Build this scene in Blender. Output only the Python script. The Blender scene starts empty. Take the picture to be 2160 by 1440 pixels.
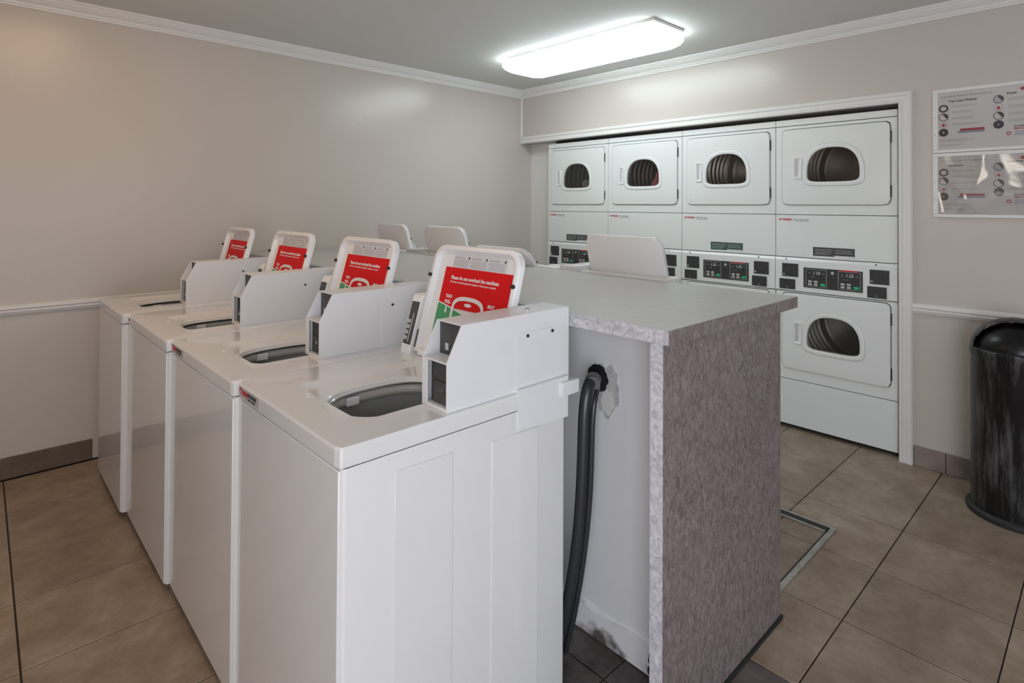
import bpy, bmesh, math, random
from mathutils import Matrix, Vector
random.seed(7)
PI=math.pi
S=bpy.context.scene
COL=S.collection
# ------------------------------------------------------------------ camera
TH,PI_,RO=0.7522,-0.0108,-0.0056
H,F,YH=1.4314,1204.1275,421.549
s,c=math.sin(TH),math.cos(TH); sp,cp=math.sin(PI_),math.cos(PI_); sr,cr=math.sin(RO),math.cos(RO)
fw=Vector((s*cp,c*cp,-sp)); up0=Vector((s*sp,c*sp,cp)); r0=Vector((c,-s,0))
R=r0*cr-up0*sr; U=up0*cr+r0*sr
cd=bpy.data.cameras.new('camera'); cam=bpy.data.objects.new('camera',cd); COL.objects.link(cam)
cam.matrix_world=Matrix(((R.x,U.x,-fw.x,0),(R.y,U.y,-fw.y,0),(R.z,U.z,-fw.z,H),(0,0,0,1)))
cd.sensor_width=36; cd.lens=F/2160*36; cd.shift_y=-(720-YH)/2160; cd.clip_start=0.02
S.camera=cam
# ------------------------------------------------------------------ view
S.view_settings.view_transform='Standard'; S.view_settings.look='None'
S.view_settings.exposure=0.0; S.view_settings.gamma=1; S.view_settings.use_curve_mapping=False
# ------------------------------------------------------------------ world + daylight
w=bpy.data.worlds.new('World'); S.world=w; w.use_nodes=True
bg=w.node_tree.nodes['Background']; bg.inputs[0].default_value=(0.75,0.86,1,1); bg.inputs[1].default_value=1.2
def area(name,loc,rot,sx,sy,power,col):
    l=bpy.data.lights.new(name,'AREA'); l.shape='RECTANGLE'; l.size=sx; l.size_y=sy; l.energy=power; l.color=col
    o=bpy.data.objects.new(name,l); COL.objects.link(o); o.location=loc; o.rotation_euler=rot
    return o
# daylight entering by the glazed shop door behind the camera, and the small side window
area('daylight_door',(0.40,-1.72,1.10),(math.radians(90),0,0),3.2,1.9,18,(0.86,0.90,1.0))
area('fill_left',(-1.24,-1.10,1.10),(math.radians(90),0,math.radians(-90)),1.2,1.9,58,(0.88,0.92,1.0))  # added fill lamp in front of the solid left wall, no opening there
area('daylight_side_window',(-1.24,1.45,1.75),(math.radians(90),0,math.radians(-90)),0.9,0.6,3,(1.0,0.78,0.55))
LENS_1=(0.86,0.98,1.0,1); LENS_2=(1.0,0.64,0.36,1); LE1,LE2=7.8,4.0

# ------------------------------------------------------------------ materials
def mat(name,col=(.8,.8,.8),rough=.5,metal=0,spec=.5,coat=0,bump=None,bscale=100,var=None,vscale=5,stretch=(1,1,1),detail=4,coatr=.1):
    m=bpy.data.materials.new(name); m.use_nodes=True; nt=m.node_tree; b=nt.nodes['Principled BSDF']
    b.inputs['Base Color'].default_value=(*col,1); b.inputs['Roughness'].default_value=rough
    b.inputs['Metallic'].default_value=metal; b.inputs['Specular IOR Level'].default_value=spec
    b.inputs['Coat Weight'].default_value=coat; b.inputs['Coat Roughness'].default_value=coatr
    tc=nt.nodes.new('ShaderNodeTexCoord'); mp=nt.nodes.new('ShaderNodeMapping'); mp.inputs['Scale'].default_value=stretch
    nt.links.new(tc.outputs['Object'],mp.inputs['Vector'])
    if var:
        n=nt.nodes.new('ShaderNodeTexNoise'); n.inputs['Scale'].default_value=vscale; n.inputs['Detail'].default_value=detail; n.inputs['Roughness'].default_value=.6
        nt.links.new(mp.outputs[0],n.inputs['Vector'])
        r=nt.nodes.new('ShaderNodeValToRGB'); r.color_ramp.elements[0].position=.32; r.color_ramp.elements[1].position=.68
        r.color_ramp.elements[0].color=(*var,1); r.color_ramp.elements[1].color=(*col,1)
        nt.links.new(n.outputs[0],r.inputs[0]); nt.links.new(r.outputs[0],b.inputs['Base Color'])
    if bump:
        n=nt.nodes.new('ShaderNodeTexNoise'); n.inputs['Scale'].default_value=bscale; n.inputs['Detail'].default_value=3
        nt.links.new(mp.outputs[0],n.inputs['Vector'])
        bp=nt.nodes.new('ShaderNodeBump'); bp.inputs['Strength'].default_value=bump; bp.inputs['Distance'].default_value=.002
        nt.links.new(n.outputs[0],bp.inputs['Height']); nt.links.new(bp.outputs[0],b.inputs['Normal'])
    return m
M={}
M['wall']=mat('wall_paint',(.60,.55,.505),.24,bump=.25,bscale=55,spec=.45)
M['ceiling']=mat('ceiling_paint',(.72,.72,.70),.7,bump=.3,bscale=60)
M['trim']=mat('white_trim',(.78,.77,.75),.35,bump=.1,bscale=30)
M['enamel']=mat('white_enamel',(.77,.765,.76),.25,coat=.8,coatr=.05)
M['enamel_d']=mat('dryer_enamel',(.78,.80,.79),.30,coat=.2,coatr=.15)
M['steelwhite']=mat('painted_sheet_steel',(.77,.77,.78),.35,bump=.04,bscale=200,var=(.74,.74,.75),vscale=6)
M['plastic']=mat('white_plastic',(.84,.84,.83),.3)
M['lidinner']=mat('lid_inner_enamel',(.82,.82,.83),.28)
M['black']=mat('black_plastic',(.028,.028,.03),.45,var=(.05,.05,.052),vscale=60)
M['blackp']=mat('black_plate',(.045,.045,.048),.5,var=(.065,.065,.066),vscale=90)
M['dark']=mat('dark_cavity',(.012,.012,.012),.8)
M['rubber']=mat('dark_rubber',(.02,.02,.02),.6)
M['red']=mat('poster_red',(.70,.010,.012),.5,spec=.15)
M['redink']=mat('red_ink',(.5,.03,.06),.5)
M['green']=mat('poster_green',(.06,.33,.13),.4)
M['white_ink']=mat('white_ink',(.82,.82,.84),.5)
M['ink']=mat('dark_ink',(.05,.05,.06),.6)
M['greyink']=mat('grey_ink',(.42,.42,.44),.6)
M['lilac']=mat('pale_grey_print',(.64,.63,.67),.6)
M['palegrey']=mat('light_grey_print',(.54,.53,.57),.6)
M['paper']=mat('paper',(.86,.83,.80),.5)
M['bluegrey']=mat('slate_ink',(.30,.36,.42),.6)
M['greenled']=mat('green_button',(.02,.50,.25),.4)
M['button']=mat('grey_button',(.5,.5,.49),.5)
M['chrome']=mat('chrome',(.75,.75,.75),.2,metal=1)
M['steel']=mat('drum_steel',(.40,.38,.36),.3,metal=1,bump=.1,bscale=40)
M['steel_shaded']=mat('shaded_drum_steel',(.13,.13,.13),.4,metal=1)  # same drum steel, viewing-angle shade of the left dryers put into its colour
M['tub']=mat('tub_enamel',(.42,.44,.44),.3)
M['tubring']=mat('tub_ring_plastic',(.60,.58,.54),.35)
M['alum']=mat('aluminium_bar',(.52,.50,.46),.4,metal=.7,var=(.35,.34,.31),vscale=30)
M['sticker_d']=mat('black_sticker',(.04,.045,.045),.4,var=(.09,.09,.09),vscale=80,stretch=(1,.15,1))
M['sticker_g']=mat('green_sticker',(.03,.07,.055),.4,var=(.06,.14,.10),vscale=80,stretch=(1,.15,1))
M['panelbeige']=mat('label_grey',(.45,.42,.39),.5)
M['cloth_g']=mat('grey_cloth',(.30,.30,.31),.9,bump=.5,bscale=200)
M['cloth_p']=mat('pink_cloth',(.55,.13,.19),.9,bump=.5,bscale=200)
M['cloth_w']=mat('pale_cloth',(.45,.48,.46),.9,bump=.5,bscale=200)
M['hose']=mat('black_hose',(.035,.037,.042),.3,spec=.6)
M['collar']=mat('grey_collar',(.12,.12,.125),.5)
M['plaster']=mat('broken_plaster',(.66,.65,.65),.9,bump=.8,bscale=60,var=(.42,.40,.40),vscale=18)
M['orange']=mat('orange_scrap',(.75,.22,.03),.5)
M['counter']=mat('counter_laminate',(.53,.53,.52),.33,var=(.48,.48,.47),vscale=30,stretch=(.5,2.2,1),detail=10)

def laminate(name,c0,c1,c2,scale=38,stretch=(1,1,.55),dist=1.2):
    m=mat(name,c1,.42); nt=m.node_tree; b=nt.nodes['Principled BSDF']
    tc=nt.nodes.new('ShaderNodeTexCoord'); mp=nt.nodes.new('ShaderNodeMapping'); mp.inputs['Scale'].default_value=stretch
    nt.links.new(tc.outputs['Object'],mp.inputs['Vector'])
    n=nt.nodes.new('ShaderNodeTexNoise'); n.inputs['Scale'].default_value=scale; n.inputs['Detail'].default_value=6; n.inputs['Distortion'].default_value=dist; n.inputs['Roughness'].default_value=.65
    nt.links.new(mp.outputs[0],n.inputs['Vector'])
    r=nt.nodes.new('ShaderNodeValToRGB'); e=r.color_ramp.elements
    e[0].position=.36; e[0].color=(*c0,1); e[1].position=.66; e[1].color=(*c2,1); k=e.new(.5); k.color=(*c1,1)
    nt.links.new(n.outputs[0],r.inputs[0])
    n2=nt.nodes.new('ShaderNodeTexNoise'); n2.inputs['Scale'].default_value=2.2; nt.links.new(tc.outputs['Object'],n2.inputs['Vector'])
    mx=nt.nodes.new('ShaderNodeMixRGB'); mx.blend_type='MULTIPLY'; mx.inputs[0].default_value=.25
    nt.links.new(r.outputs[0],mx.inputs[1]); nt.links.new(n2.outputs[0],mx.inputs[2]); nt.links.new(mx.outputs[0],b.inputs['Base Color'])
    return m
M['mauve']=laminate('mauve_laminate',(.145,.112,.110),(.225,.182,.180),(.31,.268,.272),scale=75,stretch=(1,1,.5))
M['palelam']=laminate('pale_marble_laminate',(.42,.41,.46),(.58,.57,.61),(.74,.74,.77),scale=26,stretch=(1,1,1),dist=2.5)

def tile_mat(name,a,b_,c_,dirt=0):
    m=mat(name,a,.42,spec=.4); nt=m.node_tree; b=nt.nodes['Principled BSDF']
    tc=nt.nodes.new('ShaderNodeTexCoord'); gi=nt.nodes.new('ShaderNodeNewGeometry'); oi=nt.nodes.new('ShaderNodeObjectInfo')
    n=nt.nodes.new('ShaderNodeTexNoise'); n.inputs['Scale'].default_value=5.0; n.inputs['Detail'].default_value=12; n.inputs['Roughness'].default_value=.72; n.inputs['Distortion'].default_value=.15
    mp=nt.nodes.new('ShaderNodeMapping'); mp.inputs['Scale'].default_value=(1.0,1.0,1)
    nt.links.new(gi.outputs['Position'],mp.inputs['Vector']); nt.links.new(mp.outputs[0],n.inputs['Vector'])
    r=nt.nodes.new('ShaderNodeValToRGB'); e=r.color_ramp.elements
    e[0].position=.34; e[0].color=(*b_,1); e[1].position=.68; e[1].color=(*c_,1); k=e.new(.5); k.color=(*a,1)
    nt.links.new(n.outputs[0],r.inputs[0])
    hs=nt.nodes.new('ShaderNodeHueSaturation'); ma=nt.nodes.new('ShaderNodeMapRange'); ma.inputs[3].default_value=.9; ma.inputs[4].default_value=1.1
    nt.links.new(oi.outputs['Random'],ma.inputs[0]); nt.links.new(ma.outputs[0],hs.inputs['Value']); nt.links.new(r.outputs[0],hs.inputs['Color'])
    nt.links.new(hs.outputs[0],b.inputs['Base Color'])
    bp=nt.nodes.new('ShaderNodeBump'); bp.inputs['Strength'].default_value=.08; bp.inputs['Distance'].default_value=.001
    nt.links.new(n.outputs[0],bp.inputs['Height']); nt.links.new(bp.outputs[0],b.inputs['Normal'])
    return m
M['tile']=tile_mat('floor_tile_ceramic',(.295,.225,.165),(.22,.16,.112),(.39,.31,.24))
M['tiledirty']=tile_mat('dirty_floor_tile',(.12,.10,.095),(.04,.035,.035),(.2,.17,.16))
M['basetile']=tile_mat('skirting_tile_ceramic',(.27,.215,.185),(.21,.16,.135),(.34,.28,.25))
M['basetile_dark']=tile_mat('brown_skirting_tile',(.15,.11,.08),(.11,.08,.055),(.19,.145,.11))
M['grout']=mat('dark_grout',(.05,.04,.032),.9)

def dirty_wall():
    m=mat('island_wall_paint',(.74,.74,.76),.45,bump=.25,bscale=30); nt=m.node_tree; b=nt.nodes['Principled BSDF']
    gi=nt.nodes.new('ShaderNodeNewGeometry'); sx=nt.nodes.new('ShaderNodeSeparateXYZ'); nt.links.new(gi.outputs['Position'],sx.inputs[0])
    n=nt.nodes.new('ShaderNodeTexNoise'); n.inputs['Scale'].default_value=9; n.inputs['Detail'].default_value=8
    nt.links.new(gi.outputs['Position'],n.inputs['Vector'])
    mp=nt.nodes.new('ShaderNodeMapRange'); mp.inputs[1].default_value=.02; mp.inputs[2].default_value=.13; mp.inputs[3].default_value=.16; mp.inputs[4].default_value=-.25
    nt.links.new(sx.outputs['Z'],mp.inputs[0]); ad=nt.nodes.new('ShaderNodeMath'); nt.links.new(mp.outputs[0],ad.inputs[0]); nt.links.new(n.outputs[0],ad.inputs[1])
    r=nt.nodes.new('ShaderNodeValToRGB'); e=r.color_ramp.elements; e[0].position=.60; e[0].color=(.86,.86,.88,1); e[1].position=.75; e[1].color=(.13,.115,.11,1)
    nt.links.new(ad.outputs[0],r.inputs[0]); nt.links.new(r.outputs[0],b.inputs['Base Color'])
    return m
M['island']=dirty_wall()

def can_mat():
    m=mat('scuffed_black_metal',(.03,.03,.032),.38,metal=.3); nt=m.node_tree; b=nt.nodes['Principled BSDF']
    tc=nt.nodes.new('ShaderNodeTexCoord'); mp=nt.nodes.new('ShaderNodeMapping'); mp.inputs['Scale'].default_value=(14,14,1.6)
    nt.links.new(tc.outputs['Object'],mp.inputs['Vector'])
    n=nt.nodes.new('ShaderNodeTexNoise'); n.inputs['Scale'].default_value=1.6; n.inputs['Detail'].default_value=9; n.inputs['Roughness'].default_value=.7
    nt.links.new(mp.outputs[0],n.inputs['Vector'])
    r=nt.nodes.new('ShaderNodeValToRGB'); e=r.color_ramp.elements; e[0].position=.47; e[0].color=(.012,.012,.013,1); e[1].position=.70; e[1].color=(.17,.17,.178,1)
    nt.links.new(n.outputs[0],r.inputs[0]); nt.links.new(r.outputs[0],b.inputs['Base Color'])
    r2=nt.nodes.new('ShaderNodeMapRange'); r2.inputs[3].default_value=.25; r2.inputs[4].default_value=.55; nt.links.new(n.outputs[0],r2.inputs[0]); nt.links.new(r2.outputs[0],b.inputs['Roughness'])
    return m
M['can']=can_mat()
M['candark']=mat('gloss_black_flap',(.004,.004,.005),.30,spec=.3,var=(.012,.012,.012),vscale=9)

def glass(name,tint,gl=.08,rough=.03,wavy=0):
    m=bpy.data.materials.new(name); m.use_nodes=True; nt=m.node_tree; nt.nodes.clear()
    o=nt.nodes.new('ShaderNodeOutputMaterial'); t=nt.nodes.new('ShaderNodeBsdfTransparent'); t.inputs[0].default_value=(*tint,1)
    g=nt.nodes.new('ShaderNodeBsdfGlossy'); g.inputs['Roughness'].default_value=rough
    f=nt.nodes.new('ShaderNodeLayerWeight'); f.inputs[0].default_value=.35
    mr=nt.nodes.new('ShaderNodeMapRange'); mr.inputs[3].default_value=gl; mr.inputs[4].default_value=.8
    nt.links.new(f.outputs['Fresnel'],mr.inputs[0])
    mx=nt.nodes.new('ShaderNodeMixShader'); nt.links.new(mr.outputs[0],mx.inputs[0]); nt.links.new(t.outputs[0],mx.inputs[1]); nt.links.new(g.outputs[0],mx.inputs[2]); nt.links.new(mx.outputs[0],o.inputs[0])
    if wavy:
        gi=nt.nodes.new('ShaderNodeNewGeometry'); n=nt.nodes.new('ShaderNodeTexNoise'); n.inputs['Scale'].default_value=3.5; n.inputs['Detail'].default_value=1; n.inputs['Distortion'].default_value=.8
        nt.links.new(gi.outputs['Position'],n.inputs['Vector']); bp=nt.nodes.new('ShaderNodeBump'); bp.inputs['Strength'].default_value=1; bp.inputs['Distance'].default_value=wavy
        nt.links.new(n.outputs[0],bp.inputs['Height']); nt.links.new(bp.outputs[0],g.inputs['Normal'])
    return m
M['glass']=glass('tinted_door_glass',(.80,.78,.75),.04)
M['acrylic']=glass('clear_acrylic',(.96,.96,.96),.03,.06)
M['acrylic_wavy']=glass('warped_clear_film',(.96,.96,.96),.13,.10,wavy=.05)
M['pane']=glass('window_pane',(.95,.97,.97),.05)
def emit(name,col,st):
    m=bpy.data.materials.new(name); m.use_nodes=True; nt=m.node_tree; b=nt.nodes['Principled BSDF']
    b.inputs['Base Color'].default_value=(.9,.9,.9,1); b.inputs['Emission Color'].default_value=col; b.inputs['Emission Strength'].default_value=st; b.inputs['Roughness'].default_value=.3
    return m
M['lens1']=emit('glowing_lens_cool',LENS_1,LE1); M['lens2']=emit('glowing_lens_warm',LENS_2,LE2)

# ------------------------------------------------------------------ mesh helpers
def mesh(name,verts,faces,m,parent=None,smooth=False,bevel=0,seg=2,loc=None,weld=False,angle=40):
    me=bpy.data.meshes.new(name); me.from_pydata([tuple(v) for v in verts],[],faces)
    bm=bmesh.new(); bm.from_mesh(me)
    if weld: bmesh.ops.remove_doubles(bm,verts=bm.verts,dist=1e-5)
    bmesh.ops.recalc_face_normals(bm,faces=bm.faces)
    if bevel:
        es=[e for e in bm.edges if len(e.link_faces)==2 and e.calc_face_angle(0)>math.radians(35)]
        bv=bmesh.ops.bevel(bm,geom=es,offset=bevel,segments=seg,profile=.5,affect='EDGES',clamp_overlap=True)
        for f in bv['faces']: f.smooth=True
    bm.to_mesh(me); bm.free()
    if smooth:
        for p in me.polygons: p.use_smooth=True
        me.set_sharp_from_angle(angle=math.radians(angle))
    if m: me.materials.append(m)
    o=bpy.data.objects.new(name,me); COL.objects.link(o)
    if parent: o.parent=parent
    if loc: o.location=loc
    return o
def boxv(a,b):
    x0,y0,z0=a; x1,y1,z1=b
    v=[(x0,y0,z0),(x1,y0,z0),(x1,y1,z0),(x0,y1,z0),(x0,y0,z1),(x1,y0,z1),(x1,y1,z1),(x0,y1,z1)]
    f=[(0,3,2,1),(4,5,6,7),(0,1,5,4),(1,2,6,5),(2,3,7,6),(3,0,4,7)]
    return v,f
def join(parts):
    V=[];Fs=[]
    for v,f in parts:
        n=len(V); V+=list(v); Fs+=[tuple(i+n for i in q) for q in f]
    return V,Fs
def box(name,a,b,m,parent=None,bevel=0,seg=2):
    v,f=boxv(a,b); return mesh(name,v,f,m,parent,bevel=bevel,seg=seg)
def boxes(name,L,m,parent=None,bevel=0):
    v,f=join([boxv(a,b) for a,b in L]); return mesh(name,v,f,m,parent,bevel=bevel)
def prism(name,pts,ax,lo,hi,m,parent=None,bevel=0,smooth=False):
    """pts 2-D outline, extruded along axis ax ('x','y','z') from lo to hi"""
    def P(p,t):
        return {'x':(t,p[0],p[1]),'y':(p[0],t,p[1]),'z':(p[0],p[1],t)}[ax]
    n=len(pts); V=[P(p,lo) for p in pts]+[P(p,hi) for p in pts]
    Fs=[tuple(range(n)),tuple(range(2*n-1,n-1,-1))]+[(i,(i+1)%n,n+(i+1)%n,n+i) for i in range(n)]
    return mesh(name,V,Fs,m,parent,bevel=bevel,smooth=smooth)
def cylv(c0,c1,r,n=16,r1=None):
    c0=Vector(c0);c1=Vector(c1);d=(c1-c0).normalized(); a=d.orthogonal().normalized(); b=d.cross(a); r1=r if r1 is None else r1
    V=[c0+(a*math.cos(2*PI*i/n)+b*math.sin(2*PI*i/n))*r for i in range(n)]+[c1+(a*math.cos(2*PI*i/n)+b*math.sin(2*PI*i/n))*r1 for i in range(n)]
    return V,[tuple(range(n)),tuple(range(2*n-1,n-1,-1))]+[(i,(i+1)%n,n+(i+1)%n,n+i) for i in range(n)]
def cyl(name,c0,c1,r,m,parent=None,n=16,r1=None,bevel=0):
    v,f=cylv(c0,c1,r,n,r1); return mesh(name,v,f,m,parent,smooth=True,bevel=bevel)
def loops(name,rings,m,parent=None,cap=False,smooth=True,angle=35):
    n=len(rings[0]);V=[p for r in rings for p in r];Fs=[]
    for k in range(len(rings)-1):
        for i in range(n):
            j=(i+1)%n; Fs.append((k*n+i,k*n+j,(k+1)*n+j,(k+1)*n+i))
    if cap: Fs.append(tuple(range((len(rings)-1)*n,len(rings)*n)))
    return mesh(name,V,Fs,m,parent,smooth=smooth,angle=angle)
def lathe(name,prof,m,parent=None,n=48,axis='z',center=(0,0,0),smooth=True,angle=35):
    rings=[]
    for r,h in prof:
        ring=[]
        for i in range(n):
            a=2*PI*i/n
            if axis=='z': ring.append((center[0]+r*math.cos(a),center[1]+r*math.sin(a),center[2]+h))
            else: ring.append((center[0]+h,center[1]+r*math.cos(a),center[2]+r*math.sin(a)))
        rings.append(ring)
    return loops(name,rings,m,parent,smooth=smooth,angle=angle)
def radial(fn,cx,cy,ang,rmax=3):
    lo,hi=0,rmax; ca,sa=math.cos(ang),math.sin(ang)
    for _ in range(40):
        mid=(lo+hi)/2
        if fn(cx+ca*mid,cy+sa*mid): lo=mid
        else: hi=mid
    return (cx+ca*lo,cy+sa*lo)
def superell(cx,cy,rx,ry,n): return lambda x,y:(abs((x-cx)/rx)**n+abs((y-cy)/ry)**n)<1
def rrect(x0,y0,x1,y1,r):
    def f(x,y):
        if x<x0 or x>x1 or y<y0 or y>y1: return False
        dx=max(x0+r-x,0,x-(x1-r)); dy=max(y0+r-y,0,y-(y1-r))
        return dx*dx+dy*dy<=r*r+1e-12
    return f
def rrpts(x0,y0,x1,y1,r,k=6):
    rs=r if isinstance(r,(list,tuple)) else [r]*4   # bl br tr tl
    P=[]
    for (cx,cy,a0,q) in ((x0+rs[0],y0+rs[0],PI,rs[0]),(x1-rs[1],y0+rs[1],1.5*PI,rs[1]),(x1-rs[2],y1-rs[2],0,rs[2]),(x0+rs[3],y1-rs[3],.5*PI,rs[3])):
        for i in range(k+1):
            a=a0+i*PI/2/k; P.append((cx+q*math.cos(a),cy+q*math.sin(a)))
    return P
def angles(cx,cy,rects,n=72):
    A=[2*PI*i/n for i in range(n)]
    for (x0,y0,x1,y1) in rects:
        for x,y in((x0,y0),(x1,y0),(x1,y1),(x0,y1)): A.append(math.atan2(y-cy,x-cx)%(2*PI))
    return sorted(set(round(a,6) for a in A))
def tag(o,label,cat,group=None):
    o['label']=label;o['category']=cat
    if group:o['group']=group
    return o
def thing(name,loc,label,cat,group=None,rz=0):
    o=bpy.data.objects.new(name,None); COL.objects.link(o); o.location=loc; o.rotation_euler=(0,0,rz); o.empty_display_size=.1
    return tag(o,label,cat,group)
def struct(o): o['kind']='structure'; return o
_tx={}
def text(name,body,size,m,parent,origin,xdir,ydir,align='LEFT',ext=.0004,bold=0,stretch=1):
    """flat lettering mesh; origin, reading direction and up direction in the parent's space"""
    key=(body,size,align,bold,stretch)
    if key not in _tx:
        cu=bpy.data.curves.new('t','FONT'); cu.body=body; cu.size=size; cu.align_x=align; cu.extrude=ext; cu.offset=bold; cu.resolution_u=2
        ob=bpy.data.objects.new('t',cu); COL.objects.link(ob)
        dg=bpy.context.evaluated_depsgraph_get(); me=bpy.data.meshes.new_from_object(ob.evaluated_get(dg))
        bpy.data.objects.remove(ob); 
        for v in me.vertices: v.co.x*=stretch
        _tx[key]=me
    me=_tx[key]
    if len(me.materials)==0: me.materials.append(m)
    elif me.materials[0]!=m:
        me=me.copy(); me.materials[0]=m
    o=bpy.data.objects.new(name,me); COL.objects.link(o); o.parent=parent
    x=Vector(xdir).normalized(); y=Vector(ydir).normalized(); z=x.cross(y)
    o.matrix_local=Matrix(((x.x,y.x,z.x,origin[0]),(x.y,y.y,z.y,origin[1]),(x.z,y.z,z.z,origin[2]),(0,0,0,1)))
    return o

# ------------------------------------------------------------------ room shell
XR,YB,ZC=3.8346,3.967,2.541
XL,YF=-1.3,-1.8
HZ=2.035          # underside of the alcove header
YJ=.869           # alcove opening starts here (right jamb)
T=.12
struct(box('wall_rear',(XL-T,YB,0),(5.1,YB+T,ZC),M['wall']))
struct(boxes('wall_right',[((XR,YF-T,0),(XR+T,YJ,ZC)),((XR,YJ,HZ+.0),(XR+T,YB,ZC))],M['wall']))
struct(boxes('wall_alcove',[((5.0,YJ-T,0),(5.1,YB,HZ)),((XR+T,YJ-T,0),(5.0,YJ,HZ)),((XR+T,YJ,HZ+.01),(5.0,YB,HZ+.06))],M['wall']))
struct(boxes('wall_left',[((XL-T,YF-T,0),(XL,.95,ZC)),((XL-T,1.95,0),(XL,YB,ZC)),((XL-T,.95,0),(XL,1.95,1.4)),((XL-T,.95,2.1),(XL,1.95,ZC))],M['wall']))
struct(boxes('wall_front',[((XL,YF-T,0),(-.25,YF,ZC)),((1.75,YF-T,0),(XR,YF,ZC)),((-.25,YF-T,2.12),(1.75,YF,ZC))],M['wall']))
struct(box('ceiling',(XL-T,YF-T,ZC),(5.1,YB+T,ZC+.1),M['ceiling']))
wn=struct(boxes('window_1',[((XL-.08,.95,1.4),(XL-.02,2.0-.05,1.44)),((XL-.08,.95,2.06),(XL-.02,1.95,2.1)),((XL-.08,.95,1.44),(XL-.02,.99,2.06)),((XL-.08,1.91,1.44),(XL-.02,1.95,2.06)),((XL-.07,1.43,1.44),(XL-.03,1.47,2.06))],M['trim']))
box('pane',(XL-.054,.99,1.44),(XL-.05,1.91,2.06),M['pane'],wn)
dr=struct(boxes('door_1',[((-.25,YF-.09,0),(-.19,YF-.03,2.12)),((1.69,YF-.09,0),(1.75,YF-.03,2.12)),((-.19,YF-.09,2.06),(1.69,YF-.03,2.12)),((.70,YF-.09,0),(.80,YF-.03,2.06)),((-.19,YF-.09,0.01),(1.69,YF-.03,.12))],M['trim']))
box('pane',(-.19,YF-.064,.12),(1.69,YF-.058,2.06),M['pane'],dr)
# floor: slab with individual tiles on it
fl=struct(box('floor',(XL-T,YF-T,-.12),(5.1,YB+T,-.006),M['grout']))
gx=[-1.3,-1.10,-.697,-.2925,.112,.56,.997,1.4015,1.806,2.2105,2.615,3.02,3.4245,3.829,4.2]
gy=[-1.8]+[.263+.4085*k for k in range(-4,10)]
tv={}
def tile_mesh(wx,wy,m,th=.006):
    key=(round(wx,3),round(wy,3),m.name)
    if key not in tv:
        v,f=boxv((-wx/2,-wy/2,-th),(wx/2,wy/2,0)); b_=.0015
        V=v[:4]+[(x,y,-b_) for x,y,z in v[4:]]+[(x-math.copysign(b_,x),y-math.copysign(b_,y),0) for x,y,z in v[4:]]
        Fs=[(0,1,5,4),(1,2,6,5),(2,3,7,6),(3,0,4,7),(4,5,9,8),(5,6,10,9),(6,7,11,10),(7,4,8,11),(8,9,10,11)]
        me=bpy.data.meshes.new('tile'); me.from_pydata(V,[],Fs); me.materials.append(m); tv[key]=me
    return tv[key]
for i in range(len(gx)-1):
    for j in range(len(gy)-1):
        x0,x1,y0,y1=gx[i],gx[i+1],gy[j],min(gy[j+1],YB)
        if y0>=YB-.01: continue
        if x0>3.9 and (y1<YJ): continue
        gp=.0022 if True else 0
        wx,wy=x1-x0-2*gp-.001,y1-y0-2*gp
        if x1>3.829+.01: y0=max(y0,YJ); wx,wy=x1-x0-2*gp-.001,y1-y0-2*gp
        if wy<.02: continue
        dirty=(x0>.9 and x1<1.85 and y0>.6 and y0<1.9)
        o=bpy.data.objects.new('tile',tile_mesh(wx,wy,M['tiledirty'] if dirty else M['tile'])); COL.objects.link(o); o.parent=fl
        o.location=((x0+x1)/2,(y0+y1)/2,random.uniform(-.0004,.0004))
# tile skirting
def skirting(name,axis,fixed,lo,hi,joints,sgn,tm='basetile'):
    pts=sorted([lo,hi]+[j for j in joints if lo<j<hi])
    o=bpy.data.objects.new(name,None); COL.objects.link(o); struct(o)
    if axis=='y': g=box('grout_strip',(min(fixed,fixed+sgn*.006),lo,0),(max(fixed,fixed+sgn*.006),hi,.108),M['grout'],o)
    else: g=box('grout_strip',(lo,min(fixed,fixed+sgn*.006),0),(hi,max(fixed,fixed+sgn*.006),.108),M['grout'],o)
    for a,b in zip(pts[:-1],pts[1:]):
        a+=.0015;b-=.0015
        if axis=='y': box('tile',(min(fixed+sgn*.001,fixed+sgn*.010),a,.001),(max(fixed+sgn*.001,fixed+sgn*.010),b,.1115),M[tm],o,bevel=.0015,seg=1)
        else: box('tile',(a,min(fixed+sgn*.001,fixed+sgn*.010),.001),(b,max(fixed+sgn*.001,fixed+sgn*.010),.1115),M[tm],o,bevel=.0015,seg=1)
skirting('baseboard_right','y',XR,YF,.80,[.655-.33*k for k in range(0,8)],-1)
skirting('baseboard_rear','x',YB,XL,.485,[-.9,-.45,.0-.03],-1,'basetile_dark')
skirting('baseboard_left','y',XL,YF,YB-.02,[YF+.4*k for k in range(1,14)],1)
# mouldings
crown=[(0,0),(.055,0),(.055,-.010),(.048,-.016),(.044,-.024),(.030,-.040),(.018,-.050),(.016,-.058),(.010,-.066),(.010,-.075),(0,-.075)]
def moulding(name,prof,axis,fixed,sgn,lo,hi,z):
    pts=[(fixed+sgn*a,z+b) for a,b in prof]
    return struct(prism(name,pts,axis,lo,hi,M['trim']))
moulding('trim_1',crown,'x',YB,-1,XL,XR,ZC)      # crown along rear wall
moulding('trim_2',crown,'y',XR,-1,YF,YB,ZC)      # crown along right wall
moulding('trim_3',crown,'y',XL,1,YF,YB,ZC)
rail=[(0,0),(.012,0),(.022,-.006),(.024,-.02),(.018,-.028),(.020,-.036),(.013,-.050),(.006,-.058),(0,-.058)]
moulding('trim_4',rail,'x',YB,-1,XL,XR,.902)
moulding('trim_5',rail,'y',XR,-1,YF,.803,.902)
moulding('trim_6',rail,'y',XL,1,YF,YB,.902)
struct(cyl('trim_7',(XR-.004,YB-.004,2.10),(XR-.004,YB-.004,2.466),.010,M['trim'],n=10))
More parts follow.
